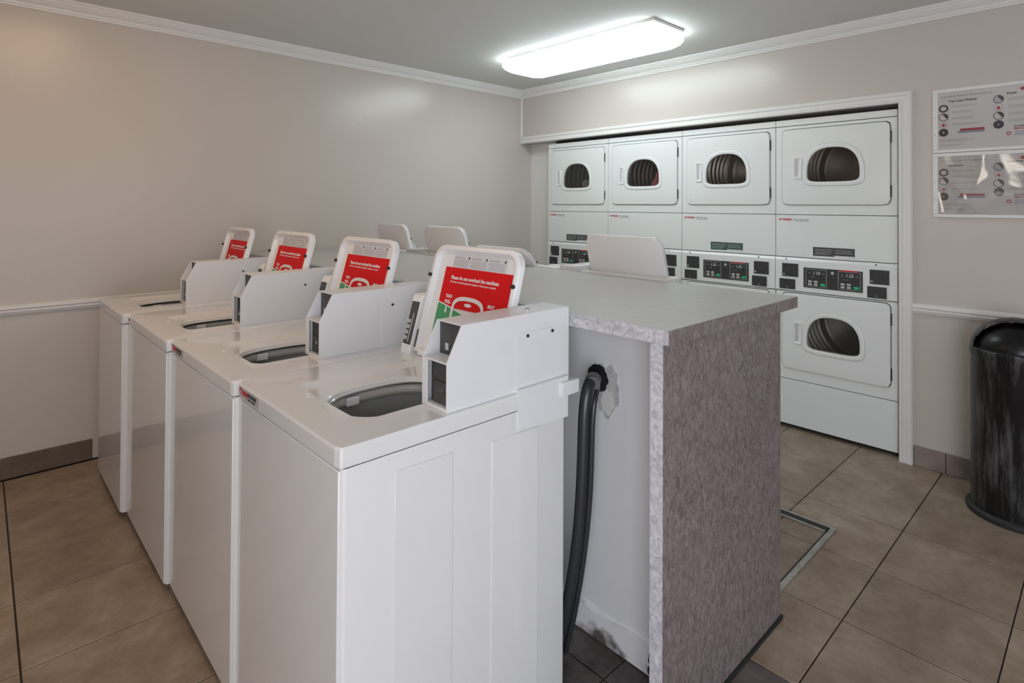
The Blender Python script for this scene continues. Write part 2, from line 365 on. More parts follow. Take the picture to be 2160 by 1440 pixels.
# casing around the dryer alcove (profiled, mitred at the right corner)
cas=[(0,0),(0,-.010),(.008,-.018),(.022,-.018),(.030,-.012),(.045,-.012),(.052,-.018),(.060,-.018),(.066,-.012),(.066,0)]
# profile coordinate u from the outer edge inwards, depth d out of the wall
def casing():
    V=[];n=len(cas)
    for (u,d) in cas: V.append((XR+d,.803+u,0))
    for (u,d) in cas: V.append((XR+d,.803+u,2.0965-u))
    for (u,d) in cas: V.append((XR+d,YB-.001,2.0965-u))
    Fs=[]
    for k in range(2):
        for i in range(n-1): Fs.append((k*n+i,k*n+i+1,(k+1)*n+i+1,(k+1)*n+i))
    Fs.append(tuple(range(n)))
    return mesh('trim_8',V,Fs,M['trim'])
struct(casing())
# filler panel left of the dryers inside the alcove
struct(box('trim_9',(3.968,3.644,0),(3.99,YB,HZ),M['trim']))

# ------------------------------------------------------------------ ceiling lights
def fixture(x0,x1,y0,y1,label,m,group=None):
    cx,cy=(x0+x1)/2,(y0+y1)/2
    t=thing('ceiling_light',(cx,cy,ZC),label,'light',group)
    hx,hy=(x1-x0)/2,(y1-y0)/2
    box('base_plate',(-hx+.004,-hy+.004,-.018),(hx-.07,hy-.01,-.0005),M['trim'],t,bevel=.002)
    rings=[]
    for (gr,z,r) in ((-.035,-.022,.05),(-.014,-.027,.07),(.002,-.040,.09),(.006,-.056,.10),(-.004,-.076,.11),(-.030,-.094,.11),(-.08,-.104,.09),(-.13,-.107,.06)):
        rings.append([(x,y+.052,z) for x,y in rrpts(-hx-gr,-hy-gr-.026,hx+gr,hy+gr+.026,r*.75,8)])
    loops('lens',rings,m,t,cap=True)
    return t
fixture(2.868,3.285,1.862,3.135,'glowing wraparound fluorescent fixture on the ceiling above the dryer aisle','' or M['lens1'])
fixture(.03,.45,1.95,3.22,'second wraparound fluorescent fixture on the ceiling, out of the picture',M['lens2'])

# ------------------------------------------------------------------ washers
def lid_part(parent,x,y0,wd,L,tilt,plain=False):
    """open lid hinged at x (local), leaning back towards +x; sub-parts hang on it"""
    th=.028
    # outline in lid plane: u across (y), v up
    out=rrpts(0,0,wd,L,[.012,.012,.055,.055],8)
    rim=.016
    inn=rrpts(rim,rim*.8,wd-rim,L-rim,[.01,.01,.042,.042],8)
    inn2=rrpts(rim+.008,rim+.006,wd-rim-.008,L-rim-.012,[.01,.01,.035,.035],8)
    def P(p,d): return (d,p[0],p[1])
    rings=[[P(p,th) for p in rrpts(.006,.006,wd-.006,L-.006,[.01,.01,.05,.05],8)],[P(p,th-.004) for p in out],[P(p,.003) for p in out],[P(p,0) for p in rrpts(.003,.003,wd-.003,L-.003,[.01,.01,.053,.053],8)],
           [P(p,0) for p in inn],[P(p,.0185) for p in inn2]]
    n=len(out); V=[p for r in rings for p in r]; Fs=[]
    for k in range(len(rings)-1):
        for i in range(n): j=(i+1)%n; Fs.append((k*n+i,k*n+j,(k+1)*n+j,(k+1)*n+i))
    Fs.append(tuple(range(n-1,-1,-1))); Fs.append(tuple(range(5*n,6*n)))
    o=mesh('lid',V,Fs,M['lidinner'],parent,smooth=True,angle=45)
    o.location=(x,y0,.940); o.rotation_euler=(0,tilt,0)
    for yy in (.008,wd-.008): cyl('bumper',(-.008,yy,.262),(.004,yy,.262),.0065,M['rubber'],o,n=10)
    for h_ in (.03,wd-.09): box('hinge',(-.002,h_,-.008),(.02,h_+.06,.012),M['plastic'],o,bevel=.002)
    if plain: return o
    # posters: facing -x ; reading direction is -y (image left = large y)
    ya,yb=wd-.062,.036          # left and right edge seen from the front
    f=.018
    box('edge_strip',(-.0015,wd-.011,.012),(-.0002,wd-.003,.072),M['sticker_d'],o)  # narrow dark strip low on the lid's far edge
    box('notice_label',(f-.0012,yb+.035,.300),(f,ya-.035,.342),M['lilac'],o)
    w3=(ya-yb-.07)/3
    for i in range(3):
        yy=ya-.035-i*w3
        box('print_column',(f-.0018,yy-w3+.008,.303),(f-.0012,yy-.004,.327),M['palegrey'],o)
        box('print_heading',(f-.0019,yy-w3*.6,.331),(f-.0012,yy-.006,.335),M['greyink'],o)
        box('print_mark',(f-.0019,yy-w3+.006,.330),(f-.0012,yy-w3+.013,.337),M['ink'],o)
    box('red_notice',(f-.0012,yb,.165),(f,ya,.298),M['red'],o)
    # green foot of the notice with a wavy top edge
    K=16; V=[];top=[]
    for i in range(K+1):
        t=i/K; yy=ya+(yb-ya)*t; z=.168+.008*math.cos(t*PI*1.2)-.045*t
        top.append((yy,z))
    pts=[(ya,.03)]+top+[(yb,.03)]
    prism('green_notice',pts,'x',f-.0018,f-.0002,M['green'],o)
    prism('white_wave',[(y,z+.0035) for y,z in top]+[(y,z-.0005) for y,z in reversed(top)],'x',f-.0022,f-.0014,M['white_ink'],o)
    X=f-.0015
    text('notice_text','Please do not overload the machines.',.0172,M['white_ink'],o,(X,ya-.04,.259),(0,-1,0),(0,0,1),bold=.0004,stretch=.93)
    text('notice_text','Por favor no sobrecargue las máquinas. Gracias por su ayuda.',.0100,M['white_ink'],o,(X,ya-.04,.247),(0,-1,0),(0,0,1),stretch=.93)
    text('notice_text','TOO',.0150,M['white_ink'],o,(X,ya-.033,.196),(0,-1,0),(0,0,1),bold=.0006)
    text('notice_text','FULL',.0150,M['white_ink'],o,(X,ya-.033,.178),(0,-1,0),(0,0,1),bold=.0006)
    text('notice_text','MUY',.0150,M['white_ink'],o,(X,yb+.085,.186),(0,-1,0),(0,0,1),bold=.0006)
    text('notice_text','LLENO',.0150,M['white_ink'],o,(X,yb+.085,.168),(0,-1,0),(0,0,1),bold=.0006,stretch=.85)
    # arch shaped washer pictogram
    mid=(ya+yb)/2+.012
    O=[];I=[]
    for i in range(17):
        a=PI*i/16; cs=math.copysign(abs(math.cos(a))**.75,math.cos(a)); sn=math.sin(a)**.75; O.append((mid+.080*cs,.168+.040*sn)); I.append((mid+.068*cs,.166+.029*sn))
    V=[];Fs=[]
    O=[(mid+.080,.09)]+O+[(mid-.080,.09)]; I=[(mid+.068,.09)]+I+[(mid-.068,.09)]
    for p in O: V.append((f-.0026,p[0],p[1]))
    for p in I: V.append((f-.0026,p[0],p[1]))
    n=len(O)
    for i in range(n-1): Fs.append((i,i+1,n+i+1,n+i))
    mesh('washer_pictogram',V,Fs,M['white_ink'],o)
    V=[(f-.0024,mid,.182)]+[(f-.0024,mid+.018*math.cos(2*PI*i/14),.182+.006*math.sin(2*PI*i/14)) for i in range(14)]
    mesh('lint_cap',V,[(0,1+i,1+(i+1)%14) for i in range(14)],M['white_ink'],o)
    # downward arrow
    prism('arrow',[(ya-.045,.170),(ya-.051,.170),(ya-.051,.154),(ya-.055,.154),(ya-.048,.144),(ya-.041,.154),(ya-.045,.154)],'x',f-.0026,f-.0019,M['white_ink'],o)
    return o

def washer(loc,rz,wd,label,group,box_y=.012,lid_y=None,lid_w=.433,tilt=.268,detail=True,sticker=1,lid_plain=False):
    t=thing('top_load_washer',loc,label,'washing machine',group,rz)
    D=.7155; ZT=.93; LB=.886
    # cabinet -----------------------------------------------------
    oc=rrpts(.010,.004,D-.01,wd-.004,.010,4); ic=rrpts(.014,.008,D-.014,wd-.008,.008,4)
    cab=loops('cabinet',[[(x,y,.032) for x,y in ic],[(x,y,.030) for x,y in oc],[(x,y,LB-.003) for x,y in oc],[(x,y,LB-.003) for x,y in ic],[(x,y,.05) for x,y in ic]],M['enamel'],t,cap=True)
    if detail:
        fp=box('front_panel',(.004,.010,.032),(.012,wd-.010,LB-.006),M['enamel'],t,bevel=.003)
        # pressed panels in the side
        for xa,xb,zt in ((.134,.296,.842),(.421,.591,.828)):
            prism('side_emboss',[(xa,.12),(xb,.12),(xb,zt-.004),(xa,zt)],'y',.0012,.0045,M['enamel'],t,bevel=.0012)
    for fx_,fy_ in ((.055,.055),(.055,wd-.055),(D-.055,.055),(D-.055,wd-.055)): cyl('leveling_foot',(fx_,fy_,0),(fx_,fy_,.031),.018,M['rubber'],t,n=12)
    # top with lid recess and tub opening -------------------------
    hx,hy=.283,.255+.5*(box_y-.012)
    hole=superell(hx,hy,.163,.126,2.7); hole2=superell(hx,hy,.158,.121,2.7); holeo=superell(hx,hy,.172,.135,2.6)
    ry0=max(.03,hy-.145); ry1=min(hy+.222,wd-.05)
    rec=rrect(.108,ry0,.56,ry1,.03); rec2=rrect(.116,ry0+.012,.548,ry1-.030,.024)
    A=angles(hx,hy,[(0,0,D,wd),(.004,.004,D-.004,wd-.004),(.108,ry0,.56,ry1),(.116,ry0+.012,.548,ry1-.030)],84)
    def ring(fn,z): return [(*radial(fn,hx,hy,a),z) for a in A]
    rect=lambda i,r: rrect(i,i,D-i,wd-i,r)
    rg=[ring(rect(.006,.010),LB),ring(rect(.0005,.014),LB+.001),ring(rect(0,.014),LB+.006),ring(rect(0,.014),ZT-.007),ring(rect(.003,.016),ZT-.001),ring(rect(.010,.02),ZT),
        ring(rec,ZT),ring(rec2,ZT-.012),ring(holeo,ZT-.012),ring(superell(hx,hy,.166,.129,2.65),ZT-.015),ring(hole,ZT-.022),ring(hole2,ZT-.026)]
    top=loops('top_deck',rg,M['enamel'],t,angle=14)
    # tub
    def el(a_,b_): return superell(hx,hy,a_,b_,2.5)
    loops('tub_gap',[ring(superell(hx,hy,.158,.121,2.7),ZT-.024),ring(el(.185,.150),ZT-.026),ring(el(.185,.150),ZT-.040)],M['dark'],t)
    loops('tub_ring',[ring(el(*p),ZT-z) for p,z in (((.188,.152),.036),((.178,.142),.035),((.172,.136),.039),((.170,.134),.050),((.173,.137),.060),((.180,.144),.064))],M['tubring'],t,angle=60)
    loops('basket',[ring(el(*p),z) for p,z in (((.176,.140),ZT-.062),((.184,.148),ZT-.072),((.184,.148),.60),((.15,.12),.55),((.01,.01),.55))],M['tub'],t,angle=50)
    c_=(hx,hy,0)
    if detail:
        lathe('agitator',[(.001,.80),(.03,.795),(.036,.76),(.042,.7),(.05,.62),(.10,.565),(.11,.551)],M['tubring'],t,n=24,center=c_)
        box('softener_clip',(hx-.075,hy+.116,ZT-.060),(hx-.035,hy+.134,ZT-.036),M['plastic'],t,bevel=.003)
        for (px,py) in ((.092,hy+.104),(.100,hy+.125)): cyl('deck_dimple',(px,py,ZT-.001),(px,py,ZT+.0012),.006,M['plastic'],t,n=12,bevel=.0008)
    # meter box ---------------------------------------------------
    bx0,bx1=.283,.728; b0,b1=box_y,box_y+.1035; zt=1.137; sh=1.0505
    mb=bpy.data.objects.new('meter_box',None); COL.objects.link(mb); mb.parent=t
    prof=[(bx0,ZT+.0005),(bx0,sh),(bx0+.045,zt),(bx1,zt),(bx1,ZT+.0005)]
    th=.003
    vs=[]
    def pr_(pts,lo,hi):
        n=len(pts); V=[(p[0],lo,p[1]) for p in pts]+[(p[0],hi,p[1]) for p in pts]
        return V,[tuple(range(n)),tuple(range(2*n-1,n-1,-1))]+[(i,(i+1)%n,n+(i+1)%n,n+i) for i in range(n)]
    parts=[pr_(prof,b0,b0+th),pr_(prof,b1-th,b1),
           boxv((bx0+.045,b0+th,zt-th),(bx1,b1-th,zt)),boxv((bx0,b0+th,sh-.004),(bx0+.075,b1-th,sh)),
           boxv((bx0+.0,b0+th,ZT+.0005),(bx0+.02,b1-th,ZT+.010)),boxv((bx1-th,b0+th,ZT+.0005),(bx1,b1-th,zt-th)),
           boxv((bx0,b1-.020,ZT+.010),(bx0+.004,b1-th,sh-.004))]
    V,Fs=join(parts); mesh('meter_case',V,Fs,M['steelwhite'],mb)
    # rear housing flush with the side, access plate, ledge
    if detail:
        boxes('rear_housing',[((.5135,max(b0-.012,.0),.83),(.5150+.20,max(b0-.012,.0)+.004,1.0905)) if False else ((.5135,b0-.0016,.930),(.663,b0-.0002,1.088))],M['steelwhite'],mb,bevel=.0006)
        if label.startswith('nearest'):
            prism('side_plate',[(.5135,.832),(.712,.822),(.712,.94),(.5135,.94)],'y',-.0005,.012,M['steelwhite'],mb)
            box('rear_ledge',(.678,-.010,.887),(.7505,.03,.927),M['steelwhite'],mb,bevel=.0015)
        cyl('screw',(.555,b0-.005,1.0773),(.555,b0-.002,1.0773),.0045,M['rubber'],mb,n=10)
        cyl('screw',(.654,b0-.005,1.0773),(.654,b0-.002,1.0773),.0045,M['rubber'],mb,n=10)
        cyl('top_lock',(.60,b0+.045,zt-.001),(.60,b0+.045,zt+.003),.008,M['chrome'],mb,n=12)
        cyl('lock_slot',(.60,b0+.045,zt+.002),(.60,b0+.045,zt+.0036),.004,M['rubber'],mb,n=8)
    box('coin_chute_plate',(bx0+.052,b0+th,sh),(bx0+.056,b1-th-.001,zt-th),M['blackp'],mb)
    box('coin_slot',(bx0+.0495,b0+.062,sh+.012),(bx0+.052,b0+.075,sh+.030),M['button'],mb,bevel=.001)
    box('coin_vault_plate',(bx0+.016,b0+th,ZT+.010),(bx0+.020,b1-.018,sh-.004),M['blackp'],mb)
    box('coin_vault_door',(bx0+.010,b0+.006,ZT+.014),(bx0+.016,b0+.070,ZT+.066),M['blackp'],mb,bevel=.0015)
    cyl('vault_lock',(bx0+.0075,b0+.038,ZT+.046),(bx0+.0105,b0+.038,ZT+.046),.006,M['chrome'],mb,n=12)
    # console behind the lid --------------------------------------
    cy0=b1+.002; cy1=wd-.014
    co=prism('console',[(.578,.931),(.584,.950),(.624,1.100),(.640,1.118),(.700,1.118),(.700,.931)],'y',cy0,cy1,M['plastic'],t,bevel=.006)
    # display glass lies on the sloping face
    fx=lambda z:.584+.040*(z-.95)/.15
    def slope(name,ya,yb,za,zb,d0,d1,m,par):
        V=[];
        for d in (d0,d1):
            for (y,z) in ((ya,za),(yb,za),(yb,zb),(ya,zb)): V.append((fx(z)-d*.966,y,z+d*.258))
        return mesh(name,V,[(0,3,2,1),(4,5,6,7),(0,1,5,4),(1,2,6,5),(2,3,7,6),(3,0,4,7)],m,par)
    py0=(b1+.0015 if lid_y is None else lid_y)+lid_w+.003; py1=wd-.010
    pod=py1-py0>.02
    if pod:
        co=prism('console_end',[(.526,.922),(.530,.945),(.574,1.100),(.582,1.117),(.590,1.122),(.640,1.122),(.640,.922)],'y',py0,py1,M['plastic'],t,bevel=.005)
        fx=lambda z:.530+.044*(z-.945)/.155
        dp=slope('display',py0+.001,py1-.010,.958,1.098,.0002,.002,M['blackp'],co)
        cy1=py1-.001
    if detail and pod:
        for k in range(4): slope('button',cy1-.030,cy1-.016,.972+.018*k,.984+.018*k,.003,.0055,M['button'],dp)
        slope('display_print',cy1-.040,cy1-.034,.965,1.06,.003,.0034,M['greyink'],dp)
    # lid
    ly=(b1+.0015) if lid_y is None else lid_y
    lid_part(t,.541,ly,lid_w,.372,tilt,lid_plain)
    # sticker on the front lip
    if sticker:
        if sticker in (1,2):
            box('service_sticker',(-.0008,wd-.168,LB+.007),(.0002,wd-.016,ZT-.009),M['panelbeige'],t)
            ov=[(wd-.030+.013*math.cos(2*PI*i/20),LB+.026+.008*math.sin(2*PI*i/20)) for i in range(20)]
            prism('logo_swoosh',ov,'x',-.0014,-.0008,M['redink'],t)
            prism('logo_swoosh_core',[(y*.55+(wd-.034)*.45,z*.5+(LB+.024)*.5) for y,z in ov],'x',-.0016,-.0014,M['panelbeige'],t)
            text('logo_text','WASH',.0165,M['redink'],t,(-.0016,wd-.044,LB+.018),(0,-1,0),(0,0,1),bold=.0008,stretch=.80)
            text('phone_text','FOR 784 3051',.0130,M['ink'],t,(-.0016,wd-.085,LB+.021),(0,-1,0),(0,0,1),bold=.0006,stretch=.82)
            text('small_print','SERVICE - REFUNDS',.0062,M['ink'],t,(-.0016,wd-.085,LB+.012),(0,-1,0),(0,0,1))
        else:
            text('phone_text','784',.0130,M['ink'],t,(-.0008,wd-.030,LB+.020),(0,-1,0),(0,0,1),bold=.0006)
    return t
G1='washers in the near row with red notices in their lids'
washer((.547,1.100,0),.004,.617,'nearest white top-load washer, whole side panel showing, red notice in its open lid',G1,.012,None,.433,.268,True,1)
washer((.532,1.721,0),.008,.680,'white top-load washer second from the camera in the near row, lid open with red notice',G1,.060,None,.443,.268,True,2)
washer((.511,2.406,0),.010,.690,'white top-load washer third from the camera in the near row, lid open with red notice',G1,.070,None,.450,.262,True,3)
washer((.482,3.101,0),.010,.618,'white top-load washer at the far end of the near row, against the rear wall',G1,.095,None,.405,.262,True,0)
G2='washers in the second row facing the dryers'
washer((2.862,1.940,0),PI,.615,'white washer behind the grey counter whose broad plain lid stands up before the second dryer',G2,.012,None,.433,.268,True,0,True)
washer((2.862,2.645,0),PI,.690,'washer behind the counter, its lid tipped low just right of the nearest red notice lid',G2,.012,None,.433,.74,True,0,True)
washer((2.862,3.350,0),PI,.690,'washer behind the counter, plain upright lid left of the nearest red notice lid',G2,.012,None,.433,.268,True,0,True)
washer((2.862,3.955,0),PI,.600,'farthest washer behind the counter, its plain lid close to the rear wall',G2,.004,None,.39,.268,True,0,True)

# ------------------------------------------------------------------ counter island
ct=thing('folding_counter',(1.69,.84,0),'grey laminate folding counter with mauve end panel between the two washer rows','counter')
def L(a): return (a[0]-1.69,a[1]-.84,a[2])
box('core_wall',L((1.52,.86,0)),L((1.86,3.955,1.080)),M['island'],ct)
box('countertop',L((1.2795,.7845,1.080)),L((2.1155,3.962,1.118)),M['counter'],ct)
box('end_panel',L((1.3115,.82,.012)),L((2.06,.858,1.080)),M['mauve'],ct)
box('edge_band',L((1.3095,.8205,.002)),L((1.3115,.8585,1.0795)),M['palelam'],ct)
box('edge_band',L((1.2780,.7845,1.080)),L((1.2795,3.962,1.1175)),M['palelam'],ct)
box('edge_band',L((1.2780,.7830,1.080)),L((2.1155,.7845,1.1175)),M['mauve'],ct)
box('toe_seal',L((1.33,.812,0)),L((2.066,.858,.012)),M['rubber'],ct)
# ragged skirting on the island wall
V=[];Fs=[];n=40
random.seed(3)
for i in range(n+1):
    y=.86+ (2.2)*i/n; z=.092+random.uniform(-.006,.008)
    V+=[L((1.520,y,0)),L((1.508,y,.004)),L((1.508,y,z-.004)),L((1.520,y,z))]
for i in range(n):
    a=4*i;b=a+4
    for k in range(3): Fs.append((a+k,a+k+1,b+k+1,b+k))
mesh('base_strip',V,Fs,M['island'],ct)
# ragged hole with broken plaster
def blob(name,cy,cz,ry,rz_,x0,x1,m,seed,n=26,j=.16,par=ct):
    random.seed(seed); pts=[]
    for i in range(n):
        a=2*PI*i/n; k=1+random.uniform(-j,j); pts.append((cy-.84+ry*k*math.cos(a),cz+rz_*k*math.sin(a)))
    return prism(name,pts,'x',x0-1.69,x1-1.69,m,par)
blob('plaster_patch',1.160,.826,.050,.082,1.5165,1.5195,M['plaster'],5)
blob('plaster_patch',1.155,.790,.026,.040,1.5150,1.5195,M['trim'],9)
blob('pipe_hole',1.196,.862,.042,.044,1.5135,1.5194,M['dark'],11,j=.08)
blob('dark_stain',.935,.060,.020,.045,1.5055,1.5078,M['tiledirty'],12,j=.3)
blob('dark_stain',.968,.040,.022,.040,1.5055,1.5078,M['dark'],13,j=.35)
box('orange_scrap',L((1.503,.872,.022)),L((1.5075,.90,.040)),M['orange'],ct)
cyl('pipe_cap',L((1.45,1.315,1.045)),L((1.52,1.315,1.045)),.03,M['panelbeige'],ct,n=16)

def tube(name,pts,r,m,parent=None,n=14):
    cu=bpy.data.curves.new(name,'CURVE'); cu.dimensions='3D'; sp_=cu.splines.new('NURBS'); sp_.points.add(len(pts)-1)
    for p,q in zip(sp_.points,pts): p.co=(*q,1)
    sp_.use_endpoint_u=True; sp_.order_u=4; cu.resolution_u=6; cu.bevel_depth=r; cu.bevel_resolution=4; cu.use_fill_caps=True
    ob=bpy.data.objects.new('tmp',cu); COL.objects.link(ob)
    dg=bpy.context.evaluated_depsgraph_get(); me=bpy.data.meshes.new_from_object(ob.evaluated_get(dg)); bpy.data.objects.remove(ob)
    me.materials.clear(); me.materials.append(m)
    for p in me.polygons: p.use_smooth=True
    o=bpy.data.objects.new(name,me); COL.objects.link(o); o.parent=parent
    return o
hs=thing('drain_hose',(1.36,1.18,.01),'black rubber drain hoses hanging from the hole in the white island wall','hose')
def L2(a): return (a[0]-1.36,a[1]-1.18,a[2]-.01)
tube('hose',[L2(p) for p in ((1.512,1.200,.862),(1.46,1.175,.880),(1.40,1.130,.895),(1.362,1.118,.870),(1.352,1.120,.80),(1.350,1.120,.70),(1.35,1.126,.55),(1.352,1.142,.40),(1.352,1.168,.25),(1.355,1.205,.10),(1.36,1.235,.025))],.0185,M['hose'],hs)
tube('hose',[L2(p) for p in ((1.512,1.188,.850),(1.47,1.160,.858),(1.41,1.112,.872),(1.375,1.098,.845),(1.366,1.099,.78),(1.366,1.100,.69),(1.366,1.105,.55),(1.366,1.122,.40),(1.368,1.148,.25),(1.371,1.184,.10),(1.374,1.210,.022))],.0085,M['hose'],hs)
tube('hose_collar',[L2(p) for p in ((1.50,1.195,.860),(1.455,1.166,.876),(1.42,1.138,.888),(1.392,1.118,.884))],.023,M['collar'],hs)

# ------------------------------------------------------------------ dryers
DX=3.865
def dshape(cy,cz,hw,hup,hdn):
    def f(y,z):
        dy=abs(y-cy)/hw
        if z>=cz: return dy**2.6+((z-cz)/hup)**2.35<1
        return dy**5+((cz-z)/hdn)**5<1
    return f
def door(t,z0,m):
    """door leaf between local y .04-.643, z z0..z0+.487 with D-shaped window"""
    y0,y1=.038,.645; z1=z0+.487; cy,cz=.343,z0+.205
    A=angles(cy,cz,[(y0,z0,y1,z1)],96)
    ring=lambda fn,x:[(x,*radial(fn,cy,cz,a)) for a in A]
    R0=lambda i,r:rrect(y0+i,z0+i,y1-i,z1-i,r)
    g=.147
    D=lambda e:dshape(cy,cz-.005,g+e,.103+e,.055+e)
    def DD(e): return dshape(cy,cz-.002,g+e,.153+e,.056+e)
    d=loops('door',[ring(R0(0,.03),.012),ring(R0(0,.03),-.006),ring(R0(.003,.03),-.009),ring(R0(.012,.03),-.010),ring(DD(.030),-.010),ring(DD(.029),-.006)],m,t,angle=12)
    loops('door_bezel',[ring(DD(.0295),-.006),ring(DD(.0280),-.0125),ring(DD(.024),-.0145),ring(DD(.010),-.0145),ring(DD(.003),-.012),ring(DD(.0),.012)],m,d,angle=50)
    rg=ring(DD(.001),-.004); V=[(-.004,cy,cz)]+rg; n=len(rg)
    mesh('window_glass',V,[(0,1+i,1+(i+1)%n) for i in range(n)],M['glass'],d)
    # recessed pull left of the window
    rings=[]
    hy0,hy1,hz0,hz1=.522,.573,z0+.168,z0+.305
    for i,x in ((0,-.010),(.001,-.017),(.006,-.017),(.010,-.012),(.012,-.0108)):
        rings.append([(x,*p) for p in rrpts(hy0+i,hz0+i,hy1-i,hz1-i,max(.001,.008-i*.4),3)])
    h=loops('door_handle',rings,M['plastic'],d,cap=True,angle=30)
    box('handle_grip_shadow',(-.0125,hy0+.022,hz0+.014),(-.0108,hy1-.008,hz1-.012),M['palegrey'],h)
    # dark gasket line and hinges at the right
    for zz in (z0+.08,z1-.09): box('door_hinge',(-.006,y0-.0075,zz-.035),(.004,y0-.0015,zz+.035),M['rubber'],d)
    return d
def frontpanel(t,za,zb,z0,m):
    y0,y1=.034,.649; z1=z0+.491; cy,cz=.343,z0+.205
    z0-=.002
    A=angles(cy,cz,[(.002,za,.688,zb),(y0,z0,y1,z1)],96)
    ring=lambda fn,x:[(x,*radial(fn,cy,cz,a)) for a in A]
    return loops('front_panel',[ring(rrect(.002,za,.688,zb,.002),.02),ring(rrect(.002,za,.688,zb,.002),.0015),ring(rrect(.0035,za+.0015,.6865,zb-.0015,.002),0),ring(rrect(y0-.001,z0-.001,y1+.001,z1+.001,.032),0),ring(rrect(y0,z0,y1,z1,.031),.002),ring(rrect(y0,z0,y1,z1,.031),.02)],m,t,angle=12)
def dryer(k,label,stick='d',code='784 5601'):
    t=thing('stacked_dryer',(DX,.88+.69*k,0),label,'dryer','stacked dryers in the alcove')
    e=M['enamel_d']
    boxes('cabinet',[((.02,.004,.03),(1.02,.010,2.0)),((.02,.680,.03),(1.02,.686,2.0)),((1.014,.010,.03),(1.02,.680,2.0)),((.02,.010,1.992),(1.02,.68,2.0)),((.02,.01,.03),(1.02,.68,.04)),((.03,.01,1.09),(1.0,.68,1.10))],M['steelwhite'],t)
    for fx_,fy_ in ((.10,.07),(.10,.62),(.94,.07),(.94,.62)): cyl('leveling_foot',(fx_,fy_,0),(fx_,fy_,.031),.018,M['rubber'],t,n=12)
    box('top_panel',(0,.002,1.9645),(.02,.688,2.0045),e,t,bevel=.0015)
    frontpanel(t,1.388,1.9605,1.450,e)
    box('service_panel',(-.001,.002,1.1135),(.02,.688,1.3845),e,t,bevel=.0015)
    # control panel: slightly tilted lip above, flat face
    cpn=prism('control_panel',[(.02,.8925),(.0,.8925),(-.006,.898),(-.006,1.092),(.004,1.1095),(.02,1.1095)],'y',.002,.688,e,t)
    frontpanel(t,.3225,.8885,.391,e)
    kick=box('kick_panel',(.0,.002,.028),(.02,.688,.3185),e,t,bevel=.002)
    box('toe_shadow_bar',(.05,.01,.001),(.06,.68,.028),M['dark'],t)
    for z0 in (1.450,.391):
        door(t,z0,e)
        cz=z0+.25
        prof=[(.235,.045),(.27,.05)]
        for q in range(8): xx=.075+.062*q; prof+=[(.272,xx),(.262,xx+.007),(.262,xx+.015),(.272,xx+.022)]
        prof+=[(.272,.60),(.25,.62),(.001,.62)]
        dr_=lathe('drum',prof,M['steel' if k<2 else 'steel_shaded'],t,n=40,axis='x',center=(0,.345,cz),angle=25)
        boxes('door_throat',[((.02,.036,z0+.0),(.024,.10,z0+.487)),((.02,.59,z0),(.024,.65,z0+.487)),((.02,.1,z0),(.024,.59,z0+.10)),((.02,.1,z0+.40),(.024,.59,z0+.487))],M['dark'],t)
    X=-.006
    for nm,ya,yb,za,zb,lk in (('coin_plate',.545,.644,.9856,1.0699,(.632,.999)),('coin_vault_door',.563,.661,.9047,.969,(.612,.918)),('coin_plate',.042,.141,.9845,1.0686,(.130,.999)),('coin_vault_door',.055,.154,.9026,.970,(.105,.916))):
        p=box(nm,(X-.005,ya,za),(X,yb,zb),M['black'],cpn,bevel=.001)
        cyl('lock',(X-.0075,*lk),(X-.005,*lk),.0065 if nm=='coin_plate' else .0045,M['chrome'],p,n=12)
    for yy in (.60,.09): cyl('screw',(X+.001,yy+.02,1.098),(X-.003,yy+.02,1.098),.004,M['rubber'],cpn,n=8)
    ds=box('display_panel',(X-.003,.178,.925),(X,.512,1.0515),M['black'],cpn,bevel=.001)
    for ya,yb in ((.376,.498),(.189,.311)):
        X2=X-.003; za,zb=.934,1.0435; w_=.0018
        V,Fs=join([boxv((X2-.0006,ya,za),(X2,yb,za+w_)),boxv((X2-.0006,ya,zb-w_),(X2,yb,zb)),boxv((X2-.0006,ya,za),(X2,ya+w_,zb)),boxv((X2-.0006,yb-w_,za),(X2,yb,zb))])
        mesh('display_frame',V,Fs,M['button'],ds)
        text('display_digits','1.25',.026,M['white_ink'],ds,(X2-.0008,yb-.042,1.012),(0,-1,0),(0,0,1))
        text('display_mark','$',.014,M['greyink'],ds,(X2-.0008,yb-.018,1.016),(0,-1,0),(0,0,1))
        text('display_mark','min',.010,M['greyink'],ds,(X2-.0008,ya+.026,1.016),(0,-1,0),(0,0,1))
        text('display_mark','< >',.016,M['greyink'],ds,(X2-.0008,yb-.030,.989),(0,-1,0),(0,0,1))
        for j in range(2):
            for q in range(2): box('button',(X2-.002,yb-.036-.034*j,.941+.018*q),(X2,yb-.014-.034*j,.954+.018*q),M['button'],ds,bevel=.0008)
        b_=box('button',(X2-.002,ya+.008,.942),(X2,ya+.036,.957),M['greenled'],ds,bevel=.0008); b_['label']='green start button'
    box('red_caption',(X-.0038,.205,1.0455),(X-.003,.298,1.0515),M['red'],ds)
    cyl('badge',(X-.0042,.343,1.028),(X-.003,.343,1.028),.009,M['button'],ds,n=14)
    sm=M['sticker_d'] if stick=='d' else M['sticker_g']
    st=box('instruction_sticker',(-.0022,.222,1.129),(-.001,.458,1.184),sm,t)
    for i,(ya,yb,z) in enumerate(((.34,.445,1.170),(.35,.445,1.160),(.345,.445,1.150),(.36,.445,1.141),(.235,.33,1.168),(.24,.33,1.158),(.235,.33,1.149))):
        box('sticker_print',(-.0026,ya,z),(-.0022,yb,z+.0025),M['greyink'],st)
    box('sticker_print',(-.0026,.225,1.1295),(-.0022,.335,1.136),M['white_ink'],st)
    # service logo
    ov=[(.668-.010+.011*math.cos(2*PI*i/18),1.355+.006*math.sin(2*PI*i/18)) for i in range(18)]
